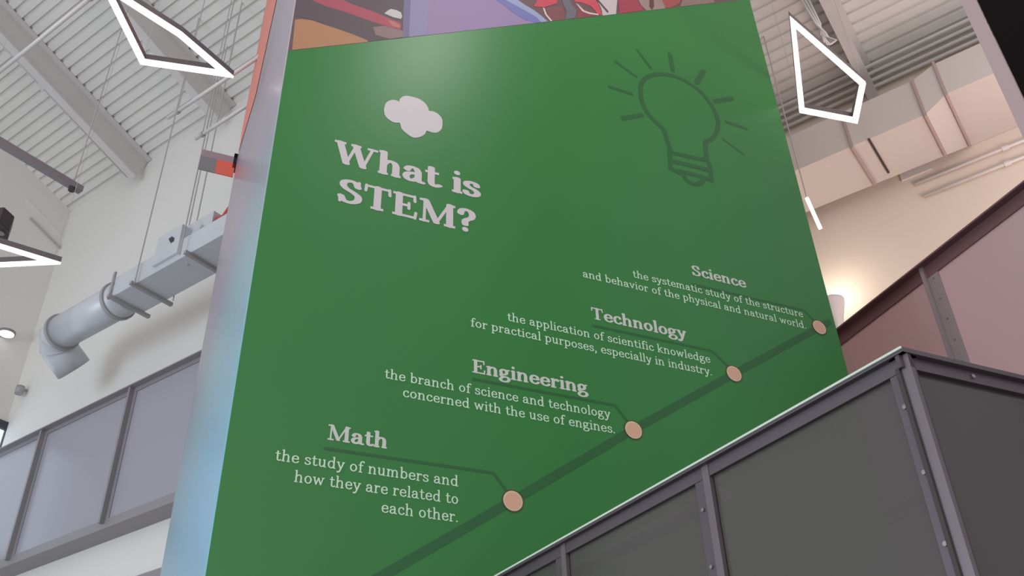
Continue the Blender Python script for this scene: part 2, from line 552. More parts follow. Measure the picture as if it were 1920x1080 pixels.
# a sturdy slab serif alphabet: strokes swept with an elliptical nib
#  L polyline, S smooth curve, O ellipse, B serif bar (x0,x1,y edge,+1 below/-1 above), D dot; t = thin stroke
GL = {
 'a': (.52, [('S', (.10, .37), (.15, .445), (.23, .467), (.32, .44), (.365, .34)), ('L', (.365, .34), (.365, .10)), ('S', (.365, .12), (.385, .045), (.46, .033)),
             ('S', (.365, .28), (.24, .275), (.13, .235), (.085, .145), (.125, .055), (.21, .033), (.30, .075), (.365, .15)), ('D', .115, .375)]),
 'b': (.54, [('L', (.13, .74), (.13, .03)), ('B', .03, .13, .76, -1), ('S', (.13, .33), (.20, .44), (.30, .467), (.41, .40), (.45, .25), (.41, .10), (.30, .033), (.20, .06), (.13, .16))]),
 'c': (.46, [('S', (.375, .37), (.35, .44), (.27, .467), (.14, .41), (.09, .25), (.14, .085), (.26, .033), (.36, .065), (.42, .13)), ('D', .365, .385)]),
 'd': (.56, [('L', (.41, .74), (.41, .03)), ('B', .31, .41, .76, -1), ('B', .41, .52, 0, 1), ('S', (.41, .33), (.34, .44), (.25, .467), (.13, .40), (.09, .25), (.13, .10), (.24, .033), (.34, .06), (.41, .16))]),
 'e': (.49, [('L', (.09, .265), (.41, .265), 't'), ('S', (.41, .265), (.39, .40), (.26, .467), (.13, .40), (.09, .25), (.14, .085), (.27, .033), (.37, .06), (.43, .125))]),
 'f': (.34, [('L', (.16, .58), (.16, .03)), ('S', (.16, .57), (.19, .68), (.27, .727), (.34, .715)), ('D', .345, .69), ('B', .03, .32, .5, -1), ('B', .05, .28, 0, 1)]),
 'g': (.51, [('O', .22, .33, .135, .137), ('L', (.31, .43), (.46, .465), 't'), ('S', (.13, .225), (.085, .16), (.12, .10), (.26, .085), (.39, .06), (.445, -.03), (.39, -.14), (.24, -.18), (.11, -.15), (.065, -.07), (.13, .02), (.2, .065))]),
 'h': (.57, [('L', (.13, .74), (.13, .03)), ('B', .03, .13, .76, -1), ('S', (.13, .33), (.20, .43), (.29, .467), (.38, .44), (.42, .34)), ('L', (.42, .34), (.42, .03)), ('B', .03, .23, 0, 1), ('B', .33, .52, 0, 1)]),
 'i': (.27, [('L', (.14, .48), (.14, .03)), ('B', .04, .14, .5, -1), ('B', .03, .25, 0, 1), ('D', .135, .665)]),
 'k': (.55, [('L', (.13, .74), (.13, .03)), ('B', .03, .13, .76, -1), ('L', (.14, .20), (.40, .47), 't'), ('L', (.24, .28), (.43, .03)), ('B', .31, .50, .5, -1), ('B', .03, .23, 0, 1), ('B', .35, .54, 0, 1)]),
 'l': (.27, [('L', (.14, .74), (.14, .03)), ('B', .04, .14, .76, -1), ('B', .03, .25, 0, 1)]),
 'm': (.83, [('L', (.13, .48), (.13, .03)), ('B', .03, .13, .5, -1), ('S', (.13, .33), (.19, .43), (.27, .467), (.35, .44), (.39, .34)), ('L', (.39, .34), (.39, .03)),
             ('S', (.39, .33), (.45, .43), (.54, .467), (.63, .44), (.67, .34)), ('L', (.67, .34), (.67, .03)), ('B', .03, .23, 0, 1), ('B', .30, .48, 0, 1), ('B', .58, .77, 0, 1)]),
 'n': (.57, [('L', (.13, .48), (.13, .03)), ('B', .03, .13, .5, -1), ('S', (.13, .33), (.20, .43), (.29, .467), (.38, .44), (.42, .34)), ('L', (.42, .34), (.42, .03)), ('B', .03, .23, 0, 1), ('B', .33, .52, 0, 1)]),
 'o': (.52, [('O', .26, .25, .17, .217)]),
 'p': (.55, [('L', (.13, .48), (.13, -.19)), ('B', .03, .13, .5, -1), ('B', .03, .25, -.22, 1), ('S', (.13, .33), (.20, .44), (.30, .467), (.41, .40), (.46, .25), (.41, .10), (.30, .033), (.20, .06), (.13, .16))]),
 'r': (.41, [('L', (.13, .48), (.13, .03)), ('B', .03, .13, .5, -1), ('S', (.13, .31), (.19, .42), (.28, .467), (.34, .455)), ('D', .345, .43), ('B', .03, .25, 0, 1)]),
 's': (.43, [('S', (.345, .37), (.32, .44), (.22, .467), (.11, .43), (.095, .35), (.17, .285), (.29, .235), (.36, .16), (.33, .07), (.22, .033), (.11, .055), (.075, .13))]),
 't': (.36, [('L', (.15, .62), (.15, .13)), ('S', (.15, .14), (.18, .055), (.25, .035), (.34, .08)), ('B', .02, .32, .5, -1)]),
 'u': (.56, [('L', (.13, .48), (.13, .17)), ('S', (.13, .18), (.16, .065), (.24, .033), (.33, .07), (.405, .17)), ('L', (.405, .48), (.405, .03)), ('B', .03, .13, .5, -1), ('B', .31, .41, .5, -1), ('B', .405, .51, 0, 1)]),
 'v': (.50, [('L', (.09, .47), (.25, .04)), ('L', (.25, .04), (.41, .47), 't'), ('B', .01, .19, .5, -1), ('B', .32, .49, .5, -1)]),
 'w': (.72, [('L', (.09, .47), (.22, .04)), ('L', (.22, .04), (.35, .45), 't'), ('L', (.35, .45), (.49, .04)), ('L', (.49, .04), (.62, .47), 't'), ('B', .01, .18, .5, -1), ('B', .54, .71, .5, -1)]),
 'y': (.50, [('L', (.09, .47), (.26, .05)), ('S', (.42, .47), (.27, .05), (.22, -.08), (.16, -.17), (.09, -.18)), ('D', .085, -.155), ('B', .01, .19, .5, -1), ('B', .33, .50, .5, -1)]),
 '.': (.24, [('D', .11, .058)]),
 ',': (.24, [('D', .11, .058), ('S', (.14, .05), (.13, -.04), (.07, -.11))]),
 '?': (.47, [('S', (.10, .54), (.13, .64), (.23, .69), (.35, .65), (.39, .54), (.35, .44), (.26, .38), (.21, .31), (.215, .21)), ('D', .215, .06), ('D', .115, .555)]),
 'S': (.57, [('S', (.44, .53), (.39, .65), (.27, .687), (.14, .64), (.11, .53), (.19, .43), (.35, .35), (.46, .25), (.44, .11), (.29, .033), (.14, .07), (.08, .19)), ('L', (.46, .69), (.46, .52), 't'), ('L', (.065, .03), (.065, .20), 't')]),
 'T': (.64, [('L', (.32, .70), (.32, .03)), ('B', .04, .60, .72, -1), ('B', .19, .45, 0, 1), ('L', (.055, .70), (.045, .53), 't'), ('L', (.585, .70), (.595, .53), 't')]),
 'E': (.62, [('L', (.17, .70), (.17, .03)), ('B', .04, .54, .72, -1), ('B', .04, .56, 0, 1), ('L', (.17, .37), (.40, .37), 't'), ('L', (.40, .45), (.40, .28), 't'), ('L', (.525, .70), (.535, .54), 't'), ('L', (.545, .02), (.565, .19), 't')]),
 'M': (.90, [('L', (.15, .70), (.14, .03), 't'), ('L', (.17, .69), (.43, .05)), ('L', (.43, .05), (.72, .69), 't'), ('L', (.74, .70), (.74, .03)), ('B', .04, .20, .72, -1), ('B', .70, .86, .72, -1), ('B', .04, .25, 0, 1), ('B', .62, .86, 0, 1)]),
 'W': (.98, [('L', (.12, .69), (.29, .04)), ('L', (.29, .04), (.48, .68), 't'), ('L', (.47, .69), (.66, .04)), ('L', (.66, .04), (.85, .69), 't'), ('B', .01, .24, .72, -1), ('B', .38, .58, .72, -1), ('B', .75, .96, .72, -1)]),
}


def union(polys):
    """one clean flat tiling of overlapping polygons, so that nothing lies twice in the same place"""
    vs, fs = [], []
    for q in polys:
        fs.append(list(range(len(vs), len(vs) + len(q))))
        vs += [Vector(p) for p in q]
    ov, _, of, _, _, orig = delaunay_2d_cdt(vs, [], fs, 0, 1e-5)
    return [[tuple(ov[i]) for i in f] for f, o in zip(of, orig) if o]


def text_polys(s, bold, heavy=.098):
    """polygons in em units, baseline at 0; returns polys and total extents"""
    rx, ry = (heavy, .042) if bold else (.047, .034)
    kx = 1.16 if bold else 1.0
    x0, out, done = 0.0, [], []
    for ch in s:
        if ch == ' ':
            x0 += .27 * kx
            continue
        adv, st = GL[ch]
        for e in st:
            k = e[0]
            if k == 'D':
                rr = .072 if bold else .056
                out.append(ell(x0 + e[1] * kx, e[2], rr * (1.25 if bold else 1.0), rr))
            elif k == 'B':
                h = ry * 1.75
                w = rx * .55 if bold else 0
                a, b = x0 + e[1] * kx - w * .3, x0 + e[2] * kx + w * .3
                y0 = e[3]
                y1 = e[3] + h * e[4]
                out.append([(a, min(y0, y1)), (b, min(y0, y1)), (b, max(y0, y1)), (a, max(y0, y1))])
            elif k == 'O':
                _, cx, cy, ax, ay = e
                n = 22
                for i in range(n):
                    pa, pb = [(x0 + kx * (cx + ax * math.cos(2 * math.pi * j / n)), cy + ay * math.sin(2 * math.pi * j / n)) for j in (i, i + 1)]
                    out.append(hull(ell(*pa, rx, ry) + ell(*pb, rx, ry)))
            else:
                pts = [p for p in e[1:] if p != 't']
                thin = 't' in e
                pts = [(x0 + p[0] * kx, p[1]) for p in pts]
                if k == 'S':
                    pts = cr(pts, 5)
                r1, r2 = (rx * (.42 if bold else .8), ry * .95) if thin else (rx, ry)
                for pa, pb in zip(pts, pts[1:]):
                    out.append(hull(ell(*pa, r1, r2) + ell(*pb, r1, r2)))
        out, done = [], done + union(out)
        x0 += adv * kx
    out = done
    xs = [p[0] for q in out for p in q]
    return out, min(xs), max(xs)


def lettering(name, s, bold, left, right, base, size, m, lift=.0016):
    """left/right: points whose columns bound the line; base: a point on its baseline"""
    polys, xa, xb = text_polys(s, bold, .098 if size > .15 else .086)
    ul, ur = uz(*left)[0], uz(*right)[0]
    vb = uz(*base)[1]
    kx = (ur - ul) / (xb - xa)
    mb = MB()
    for q in polys:
        mb.poly([P(ul + (x - xa) * kx, vb + y * size, lift) for x, y in q])
    o = mb.build(name, m, tower, fix=False)
    print('TEXT', s, 'kx', round(kx, 4), 'size', size)
    return o


HS, SS, BS = .208, .0985, .0675                   # heading, subheading and body sizes
BASE = {}
lettering('heading_text', 'What is', True, (627.8, 262.8), (901.7, 367), (760, 337.2), HS, M['white'])['label'] = 'large white heading What is'
lettering('heading_text', 'STEM?', True, (631.7, 365.6), (892, 404), (760, 407), HS, M['white'])['label'] = 'large white heading STEM?'
for nm, s, b, l, r, bp, sz in [
    ('subheading_text', 'Math', 1, (613.5, 824.8), (725.1, 841), (671.6, 833.4), SS),
    ('definition_text', 'the study of numbers and', 0, (515.3, 861.5), (858.7, 912), (693.6, 888.8), BS),
    ('definition_text', 'how they are related to', 0, (551.3, 902), (858.7, 940.7), (689.7, 922.7), BS),
    ('definition_text', 'each other.', 0, (715.2, 955.6), (858.1, 978.7), (815, 974), BS),
    ('subheading_text', 'Engineering', 1, (885.5, 699.3), (1103.1, 738), (985, 717), SS),
    ('definition_text', 'the branch of science and technology', 0, (721, 707.4), (1143.8, 773.8), (919.2, 744.6), BS),
    ('definition_text', 'concerned with the use of engines.', 0, (755.5, 739.9), (1152.8, 812), (951.8, 778.3), BS),
    ('subheading_text', 'Technology', 1, (1107.5, 578.3), (1285.3, 620), (1174, 611.5), SS),
    ('definition_text', 'the application of scientific knowledge', 0, (951, 595.2), (1331.3, 675), (1134.7, 639.7), BS),
    ('definition_text', 'for practical purposes, especially in industry.', 0, (882.5, 612.1), (1335, 705), (1100.8, 656.8), BS),
    ('subheading_text', 'Science', 1, (1295.3, 500.3), (1399.5, 537.8), (1348.7, 528.1), SS),
    ('definition_text', 'the systematic study of the structure', 0, (1186.3, 515.2), (1504.7, 589.4), (1345, 557.5), BS),
    ('definition_text', 'and behavior of the physical and natural world.', 0, (1092.9, 517.9), (1510.9, 613.6), (1309.7, 569.9), BS),
]:
    o = lettering(nm, s, bool(b), l, r, bp, sz, M['softwhite'] if b else M['mint'])
    o['label'] = ('white bold word ' if b else 'pale mint line ') + s.strip('.')


def strokes(mb, paths, w, lift, closed=False):
    """round strokes of width w (metres) through face points given as pixels"""
    segs = []
    for pts in paths:
        q = [uz(*p) for p in pts]
        segs += [hull(ell(*a, w / 2, w / 2) + ell(*b, w / 2, w / 2)) for a, b in zip(q, q[1:])]
    for t in union(segs):
        mb.poly([P(x, y, lift) for x, y in t])
    return mb


# trefoil badge above the heading
badge = cr([(749, 187), (754, 182), (761, 180), (772, 181.5), (786, 186), (797, 194), (803, 203), (804, 208), (811, 209), (820, 213), (828, 222),
            (829.5, 234), (827, 243), (819, 249), (809, 248.5), (800, 245.5), (797, 251), (789, 256.5), (776, 258.5), (764, 252), (753, 242), (749.5, 231),
            (741, 230.5), (731, 226), (722, 217), (720, 205), (724, 193), (733, 188), (741, 188), (748.5, 191)], 4)
cu = [uz(*p) for p in badge]
cc = (sum(p[0] for p in cu) / len(cu), sum(p[1] for p in cu) / len(cu))
mb = MB()
for a, b in zip(cu, cu[1:] + cu[:1]):
    mb.poly([P(*cc, .0016), P(*a, .0016), P(*b, .0016)])
mb.build('cloud_badge', M['white'], tower, fix=False)['label'] = 'white trefoil-shaped badge'

# light bulb drawing
Z = lambda x, y: (1120 + x / 3.857, 80 + y / 3.857)
BP = [
    cr([Z(525, 775), Z(500, 690), Z(480, 630), Z(430, 580), Z(365, 510), Z(325, 430), Z(312, 350), Z(325, 285), Z(370, 245), Z(450, 228), Z(550, 240), Z(650, 285),
        Z(740, 350), Z(810, 430), Z(860, 520), Z(872, 600), Z(850, 670), Z(815, 705), Z(785, 718), Z(783, 770), Z(790, 850)]),
    [Z(525, 775), Z(530, 910), Z(600, 945)], [Z(525, 790), Z(660, 825), Z(790, 850)], [Z(525, 785), Z(520, 800)], [Z(790, 850), Z(812, 880), Z(825, 995), Z(700, 955), Z(600, 930)],
               [Z(545, 858), Z(680, 890), Z(815, 925)],
               cr([Z(620, 945), Z(645, 995), Z(700, 1022), Z(745, 1015), Z(765, 985)])]
strokes(MB(), BP, .034, .0009).build('light_bulb_drawing', M['darkgreen'], tower, fix=False)['label'] = 'dark green outline drawing of a light bulb'
for a, b, w in [((290, 55), (388, 185), .022), ((132, 138), (280, 245), .022), ((90, 320), (250, 372), .026), ((188, 548), (318, 524), .036), ((525, 85), (545, 200), .036),
                ((768, 208), (718, 288), .042), ((852, 425), (970, 402), .040), ((930, 572), (1075, 622), .026), ((912, 700), (1058, 808), .018)]:
    strokes(MB(), [[Z(*a), Z(*b)]], w, .0009).build('light_ray', M['darkgreen'], tower, fix=False)

# the rising line, leader lines and dots
strokes(MB(), [[(690, 1095), (961, 939), (1187, 806), (1376, 701), (1536, 614), (1554, 604.2)]], .042, .0007).build('timeline_line', M['darkgreen'], tower, fix=False)
for pts in [[(610, 841), (925, 887), (955, 928)], [(888, 711), (1153, 760), (1180, 795)], [(1113, 611), (1335, 658), (1370, 692)], [(1298, 533), (1508, 582), (1530, 605)]]:
    strokes(MB(), [pts], .015, .0007).build('leader_line', M['darkgreen'], tower, fix=False)
for x, y in [(961.5, 939.5), (1187.5, 806.5), (1376, 701), (1536, 614)]:
    u, z = uz(x, y)
    d = MB().poly([P(a, b, .002) for a, b in ell(u, z, .052, .052, 32)]).build('step_dot', M['redrim'], tower)
    MB().poly([P(a, b, .0026) for a, b in ell(u, z, .046, .046, 32)]).build('dot_rim', M['palerim'], d)
    MB().poly([P(a, b, .0032) for a, b in ell(u, z, .039, .039, 32)]).build('dot_face', M['peach'], d)

# ------------------------------------------------------------------ guards
def guard(name, label, cat, corner, d, length, height, post_s, m_frame, m_cap, m_panels, depth_dir, cap_w=.07, edge=None, thick=.03,
          strip=.045, root=None, bottom=True, fin=.05, screws=True, post_w=.016,
          stops=(-1, 1), m_stop=None, rail_screws=False):
    """one straight run of panelled guard; corner = top outer point, d = direction, depth_dir = away from the viewer"""
    top = Vector(corner)
    base = top - UP * height
    r = root or thing(name, base, label, cat)
    dd = Vector(depth_dir)
    # cap
    MB().box(top, d * length, dd * cap_w, UP * -.012).build('top_cap', m_cap, r)
    if edge:
        MB().box(top - dd * .004 + UP * .001, d * length, dd * .006, UP * -.006).build('cap_glint_strip', edge, r)  # pale strip paints the light caught along the cap's edge
    o = top + dd * (cap_w * .55) - UP * .012
    # top rail and bottom rail strips in front of the panels
    def strip_box(s0, s1, z0, z1, out, nm):
        return MB().box(o + d * s0 - UP * z1 - dd * out, d * (s1 - s0), dd * .012, UP * (z1 - z0)).build(nm, m_cap, r)
    rail = strip_box(0, length, 0, strip, .012, 'top_rail')
    if bottom:
        strip_box(0, length, height - .012 - strip, height - .012, .012, 'bottom_rail')
    for i, (s0, s1) in enumerate(zip(post_s, post_s[1:])):
        mp = m_panels[min(i, len(m_panels) - 1)]
        MB().box(o + d * (s0 + .004) - UP * (height - .02), d * (s1 - s0 - .008), dd * .012, UP * (height - .03)).build('panel', mp, r)
    for i, s in enumerate(post_s):
        MB().box(o + d * s - UP * (height - .012) - dd * fin, d * post_w, dd * fin, UP * (height - .012)).build('post', m_frame, r)
        for sg in stops:
            a = s + post_w + .001 if sg > 0 else s - strip - .001
            if a < -.001 or a + strip > length:
                continue
            st = MB().box(o + d * a - UP * (height - strip - .012) - dd * .010, d * strip, dd * .0098, UP * (height - 2 * strip - .012)).build('panel_stop', m_stop or m_frame, r)
            if screws:
                k = 0.12
                while k < height - .1:
                    c = o + d * (a + strip * .5) - UP * k - dd * .010
                    MB().tube([c, c - dd * .005], .0055, 10).build('screw', M['screw'], st)
                    k += .16
    if rail_screws:
        k = .22
        while k < length - .1:
            c = o + d * k - UP * (strip * .5) - dd * .012
            MB().tube([c, c - dd * .005], .0055, 10).build('screw', M['screw'], rail)
            k += .28
    return r


# near landing guard: corner towards the camera
kc = EYE + ray(1690, 650) * 2.4
left_d, right_d = G, R
def s_on(corner, d, px, py):                     # distance along a horizontal edge at a pixel
    n = ray(px, py).cross(UP).normalized()       # vertical plane through the eye and the pixel
    return -(corner - EYE).dot(n) / d.dot(n)


lg = thing('landing_guard', kc - UP * 1.1, 'dark smoked panel guard round the landing overhead, in front of the green wall', 'guard rail')
def inward(d, o):                                # horizontal normal of d pointing to the landing's inside
    n = Vector((-d.y, d.x, 0))
    return n if n.dot(o) > 0 else -n


in_l = inward(left_d, right_d)
in_r = inward(right_d, left_d)
sp_l = s_on(kc, left_d, 1313, 866)
print('post spacing', sp_l)
LL = (PA - .03 - kc.dot(N)) / left_d.dot(N)         # up to the green wall
pp = [.0] + [sp_l * k - .012 for k in (1, 2, 3, 4, 5) if sp_l * k < LL - .1] + [LL - .03]
guard('', '', '', kc, left_d, LL, 1.1, pp, M['frame'], M['framedark'], [M['smoke']], in_l, edge=M['capglint'], root=lg, fin=.014,
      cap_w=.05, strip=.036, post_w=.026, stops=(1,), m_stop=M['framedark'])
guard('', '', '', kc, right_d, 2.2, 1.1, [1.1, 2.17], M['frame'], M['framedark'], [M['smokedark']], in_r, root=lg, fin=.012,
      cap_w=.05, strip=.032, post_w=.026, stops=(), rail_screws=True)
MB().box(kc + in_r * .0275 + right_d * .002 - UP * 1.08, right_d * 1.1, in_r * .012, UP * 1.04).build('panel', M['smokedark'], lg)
# inner handrail, seen dimly through the smoked panel
h0 = kc + left_d * (sp_l * 1.03) + in_l * .10 - UP * .075
MB().tube([h0, h0 + left_d * (LL - sp_l * 1.2)], .024, 12).build('handrail', M['wall'], lg, smooth=True)
slab = [kc - UP * 1.1 + in_l * .02 + in_r * .02, kc - UP * 1.1 + left_d * LL + in_l * .02, kc - UP * 1.1 + left_d * LL + right_d * 2.2, kc - UP * 1.1 + right_d * 2.2 + in_r * .02]
struct(MB().prism(slab, UP * -.2).build('floor_landing', M['framedark']))

# guard behind, right of the green wall, coloured rose for the red it reflects
q0 = EYE + ray(1575, 610) * 7.5
ld = hdir(22)
q1 = onp(1925, 352, Vector((ld.y, -ld.x, 0)), q0.dot(Vector((ld.y, -ld.x, 0))))
bd = (q1 - q0)
bz = q0.z
bd.z = 0
blen = bd.length
bd.normalize()
in_b = inward(bd, Vector((1, 0, 0)))
sb = s_on(q0, bd, 1716, 508)
st_ = q0 - bd * .5
bg = guard('gallery_guard', 'rose-coloured panelled gallery guard high behind, right of the green wall', 'guard rail', st_, bd, blen + 1.6, 1.5,
           [.02, sb + .5, (sb + .5) + 1.35, blen + 1.58], M['pinkpost'], M['pinkrail'], [M['pinkpanel']], in_b, cap_w=.12, strip=.09, fin=.03, stops=(1,), post_w=.03)
struct(MB().box(st_ - UP * 1.5 + in_b * .06, bd * (blen + 1.6), in_b * 1.6, UP * -.25).build('floor_gallery', M['pinkstripe']))

# left gallery guard, far wall
GA = 4.72
def lp(px, py, b=GA):
    return onp(px, py, E2, b)


top_l, top_r = lp(-10, 850), lp(395, 641)
bot_r = lp(331, 914)
zt = (top_l.z + top_r.z) / 2
a_l, a_r = C3 - .02, top_r.dot(E1) - .9
p1 = lp(238, 728).dot(E1)
p2 = lp(70, 815).dot(E1)
gh = zt - (lp(331, 914).z + lp(60, 1033).z) / 2
print('left guard z', zt, 'h', gh, 'posts', p1, p2, a_l, a_r)
dl = -E1
cl = frame_pt(a_l, GA, zt)
ps = sorted([.02, a_l - p2, a_l - p1, a_l - p1 + (p2 - p1), a_l - a_r - .02])
guard('gallery_guard', 'grey panelled gallery guard on the far left wall under the round duct', 'guard rail', cl, dl, a_l - a_r, gh, ps,
      M['gframe'], M['gframe'], [M['gpanel']], E2, cap_w=.14, strip=.045, fin=.06, screws=False, post_w=.03, stops=(1,))
struct(MB().box(frame_pt(a_l, GA + .06, zt - gh - .05), -E1 * (a_l - a_r), E2 * (A1 - GA - .06), UP * .0499).build('trim_1', M['gframe']))
lo = lp(285, 1073, A1 - .03)
struct(MB().box(frame_pt(C3, A1 - .06, lo.z - .12), -E1 * (C3 - EB), E2 * .06, UP * .12).build('trim_2', M['gframe']))

# ------------------------------------------------------------------ left duct run
DB = 4.05                                         # near side of the duct
nb = onp(242, 538, E2, DB)
zb = nb.z                                         # underside height
def du(px, py):                                   # on the underside plane
    d = ray(px, py)
    return EYE + d * ((zb - CAM_H) / d.z)


fb = du(330, 553).dot(E2)
ht = onp(236, 509, E2, DB).z - zb
ax_b, ax_z = (DB + fb) / 2, zb + ht / 2
print('duct', zb, fb - DB, ht)
aR0 = onp(236, 557, E2, ax_b).dot(E1)             # where round meets rectangular
aL0 = onp(116, 628, E2, ax_b).dot(E1)
rd = .5 * min(.40, max(.3, (fb - DB)))
duct = thing('air_duct', frame_pt(aR0, ax_b, zb), 'pale round and rectangular air duct with boxes along the far left wall', 'air duct')
aEnd = 5.2
MB().box(frame_pt(aR0 - .05, DB, zb), -E1 * (aR0 - .05 - aEnd), E2 * (fb - DB), UP * ht).build('rectangular_duct', M['duct'], duct, bevel=.006)
path = [frame_pt(aR0 - .06, ax_b, ax_z), frame_pt(aL0, ax_b, ax_z)]
MB().tube(path, rd, 32).build('round_duct', M['duct'], duct, smooth=True)
er = rd * 1.1
def px_of(p):
    c = W.transposed() @ (p - EYE)
    return Vector((960 + FOC * c.x / c.z, 540 + FOC * c.y / c.z))


c0 = frame_pt(aL0, ax_b, ax_z)
vE, vU = (px_of(c0 + E2 * .1) - px_of(c0)) * 10, (px_of(c0 - UP * .1) - px_of(c0)) * 10
de = vE.x * vU.y - vE.y * vU.x
tx, ty = .75, 1.05                                 # the outlet turns down and back towards the wall
ka, kb_ = (tx * vU.y - ty * vU.x) / de, (vE.x * ty - vE.y * tx) / de
ED = (E2 * ka - UP * kb_).normalized()
arc = [c0 + E1 * er * math.sin(t) + ED * er * (1 - math.cos(t)) for t in [math.pi / 2 * k / 10 for k in range(11)]]
arc.append(arc[-1] + ED * .2)
MB().tube(arc, rd * 1.02, 32).build('elbow', M['duct'], duct, smooth=True)
for a in (aL0, aR0 + .12):
    MB().tube([frame_pt(a - .02, ax_b, ax_z), frame_pt(a + .02, ax_b, ax_z)], rd + .022, 32).build('flange', M['duct_dark'], duct)
for k in (3, 7):
    d = (arc[k + 1] - arc[k]).normalized()
    MB().tube([arc[k] - d * .008, arc[k] + d * .008], rd * 1.02 + .012, 32).build('seam_ring', M['duct'], duct)
for a in (aR0 - .06, du(250, 540).dot(E1) - .06, du(352, 475).dot(E1)):
    MB().box(frame_pt(a, DB - .05, zb - .035), -E1 * .035, E2 * (fb - DB + .12), UP * .035).build('hanger_strut', M['duct_dark'], duct)
# end frame where round meets rectangular
MB().box(frame_pt(aR0 - .02, DB - .02, zb - .02), -E1 * .03, E2 * .02, UP * (ht + .08)).build('joint_frame', M['duct_dark'], duct)


def wall_box(nm, tl, br, b, depth, m, parent):
    p, q = onp(*tl, E2, b), onp(*br, E2, b)
    return MB().box(frame_pt(p.dot(E1), b, q.z), -E1 * (p.dot(E1) - q.dot(E1)), E2 * depth, UP * (p.z - q.z)).build(nm, m, parent, bevel=.004)


bx = wall_box('control_box', (297, 446), (331, 473), DB - .03, .26, M['duct'], duct)
q = [onp(x, y, E2, DB - .032) for x, y in [(316, 448), (322, 443), (327, 446), (326, 452), (320, 456)]]
MB().poly(q).build('dark_label', M['darkmetal'], bx)
wall_box('lower_box', (291, 486), (329, 474), DB - .025, fb - DB + .07, M['duct'], duct)
bx = wall_box('control_box', (351, 424), (396, 423), DB + .08, .2, M['duct'], duct)
q = [onp(x, y, E2, DB + .078) for x, y in [(374, 430), (378, 420), (384, 424), (382, 428)]]
MB().poly(q).build('faint_label', M['duct_dark'], bx)
for x, y, yb in [(262, 490, DB - .03), (347, 430, DB - .06), (371, 405, DB + .1), (326, 556, fb + .02)]:
    pt = onp(x, y, E2, yb)
    a = pt.dot(E1)
    z0 = zb - .03
    MB().tube([frame_pt(a, yb, z0), frame_pt(a, yb, roof_z(a, yb))], .007, 8).build('hanger_rod', M['wire'], duct)
hp = onp(410, 414, E2, DB + .1)
rv = thing('red_hose', hp, 'small red hose bundle at the duct end beside the green wall edge', 'hose')
for k in range(3):
    MB().tube([hp + UP * (.05 * k - .05) + E1 * .06, hp + UP * (.05 * k - .02) + E2 * .04, hp - E1 * .16 + UP * (.06 * k)], .018, 10).build('hose', M['red'], rv, smooth=True)

# ------------------------------------------------------------------ pipes, track and lamps on the left
def zpl(px, py, z):
    d = ray(px, py)
    return EYE + d * ((z - CAM_H) / d.z)


def pipe(name, label, cat, a, b, z, r, m, hang=()):
    p, q = zpl(*a, z), zpl(*b, z)
    q = p + E1 * (q - p).dot(E1)
    t = thing(name, (p + q) / 2, label, cat)
    MB().tube([p, q], r, 14).build('pipe', m, t, smooth=True)
    for f in hang:
        c = p.lerp(q, f)
        MB().tube([c, UP * roof_z(c.dot(E1), c.dot(E2)) + Vector((c.x, c.y, 0))], .005, 8).build('hanger_rod', M['wire'], t)
        MB().tube([c - E1 * .015, c + E1 * .015], r + .008, 14).build('clamp', M['wire'], t)
    return t


pipe('ceiling_pipe', 'long white pipe crossing the ceiling at the top left corner', 'pipe', (-15, 146), (175, -25), 8.0, .018, M['pipe'], (.93,))
pipe('ceiling_pipe', 'thin pipe from the kite lamp tip to the green wall', 'pipe', (315, 221), (500, 85), 8.0, .018, M['pipe'], (.1,))
pipe('ceiling_pipe', 'lower thin pipe ending beside the green wall edge', 'pipe', (367, 260), (490, 172), 8.0, .018, M['pipe'], (.1,))

# beam-side conduit running under the middle beam
ab = on_roof(136, 151).dot(E1) + .16
cd = thing('conduit', frame_pt(ab, 3, roof_z(ab, 3) - .3), 'white conduit clipped along the middle roof beam', 'conduit')
MB().tube([frame_pt(ab, 0, roof_z(ab, 0)) - RN * .3, frame_pt(ab, A1 - .02, roof_z(ab, A1 - .02)) - RN * .3], .02, 10).build('tube', M['pipe'], cd, smooth=True)
jb = frame_pt(ab, 3.6, roof_z(ab, 3.6)) - RN * .3
MB().box(jb - E1 * .03 - pitch * .05 - RN * .03, E1 * .06, pitch * .1, RN * .06).build('junction_box', M['pipe'], cd)

tp, tq = zpl(-15, 258, 7.4), zpl(160, 352, 7.4)
tq = tp + E2 * (tq - tp).dot(E2)
tr = thing('track_bar', (tp + tq) / 2, 'dark grey hanging track bar crossing the left ceiling', 'track light')
MB().bar(tp, tq, .07, .06).build('bar', M['trackbar'], tr, bevel=.004)
c = tp.lerp(tq, .9)
MB().tube([c, Vector((c.x, c.y, roof_z(c.dot(E1), c.dot(E2))))], .006, 8).build('hanger_rod', M['wire'], tr)
MB().tube([c - UP * .03, c - UP * .06], .03, 12).build('end_knob', M['darkmetal'], tr)


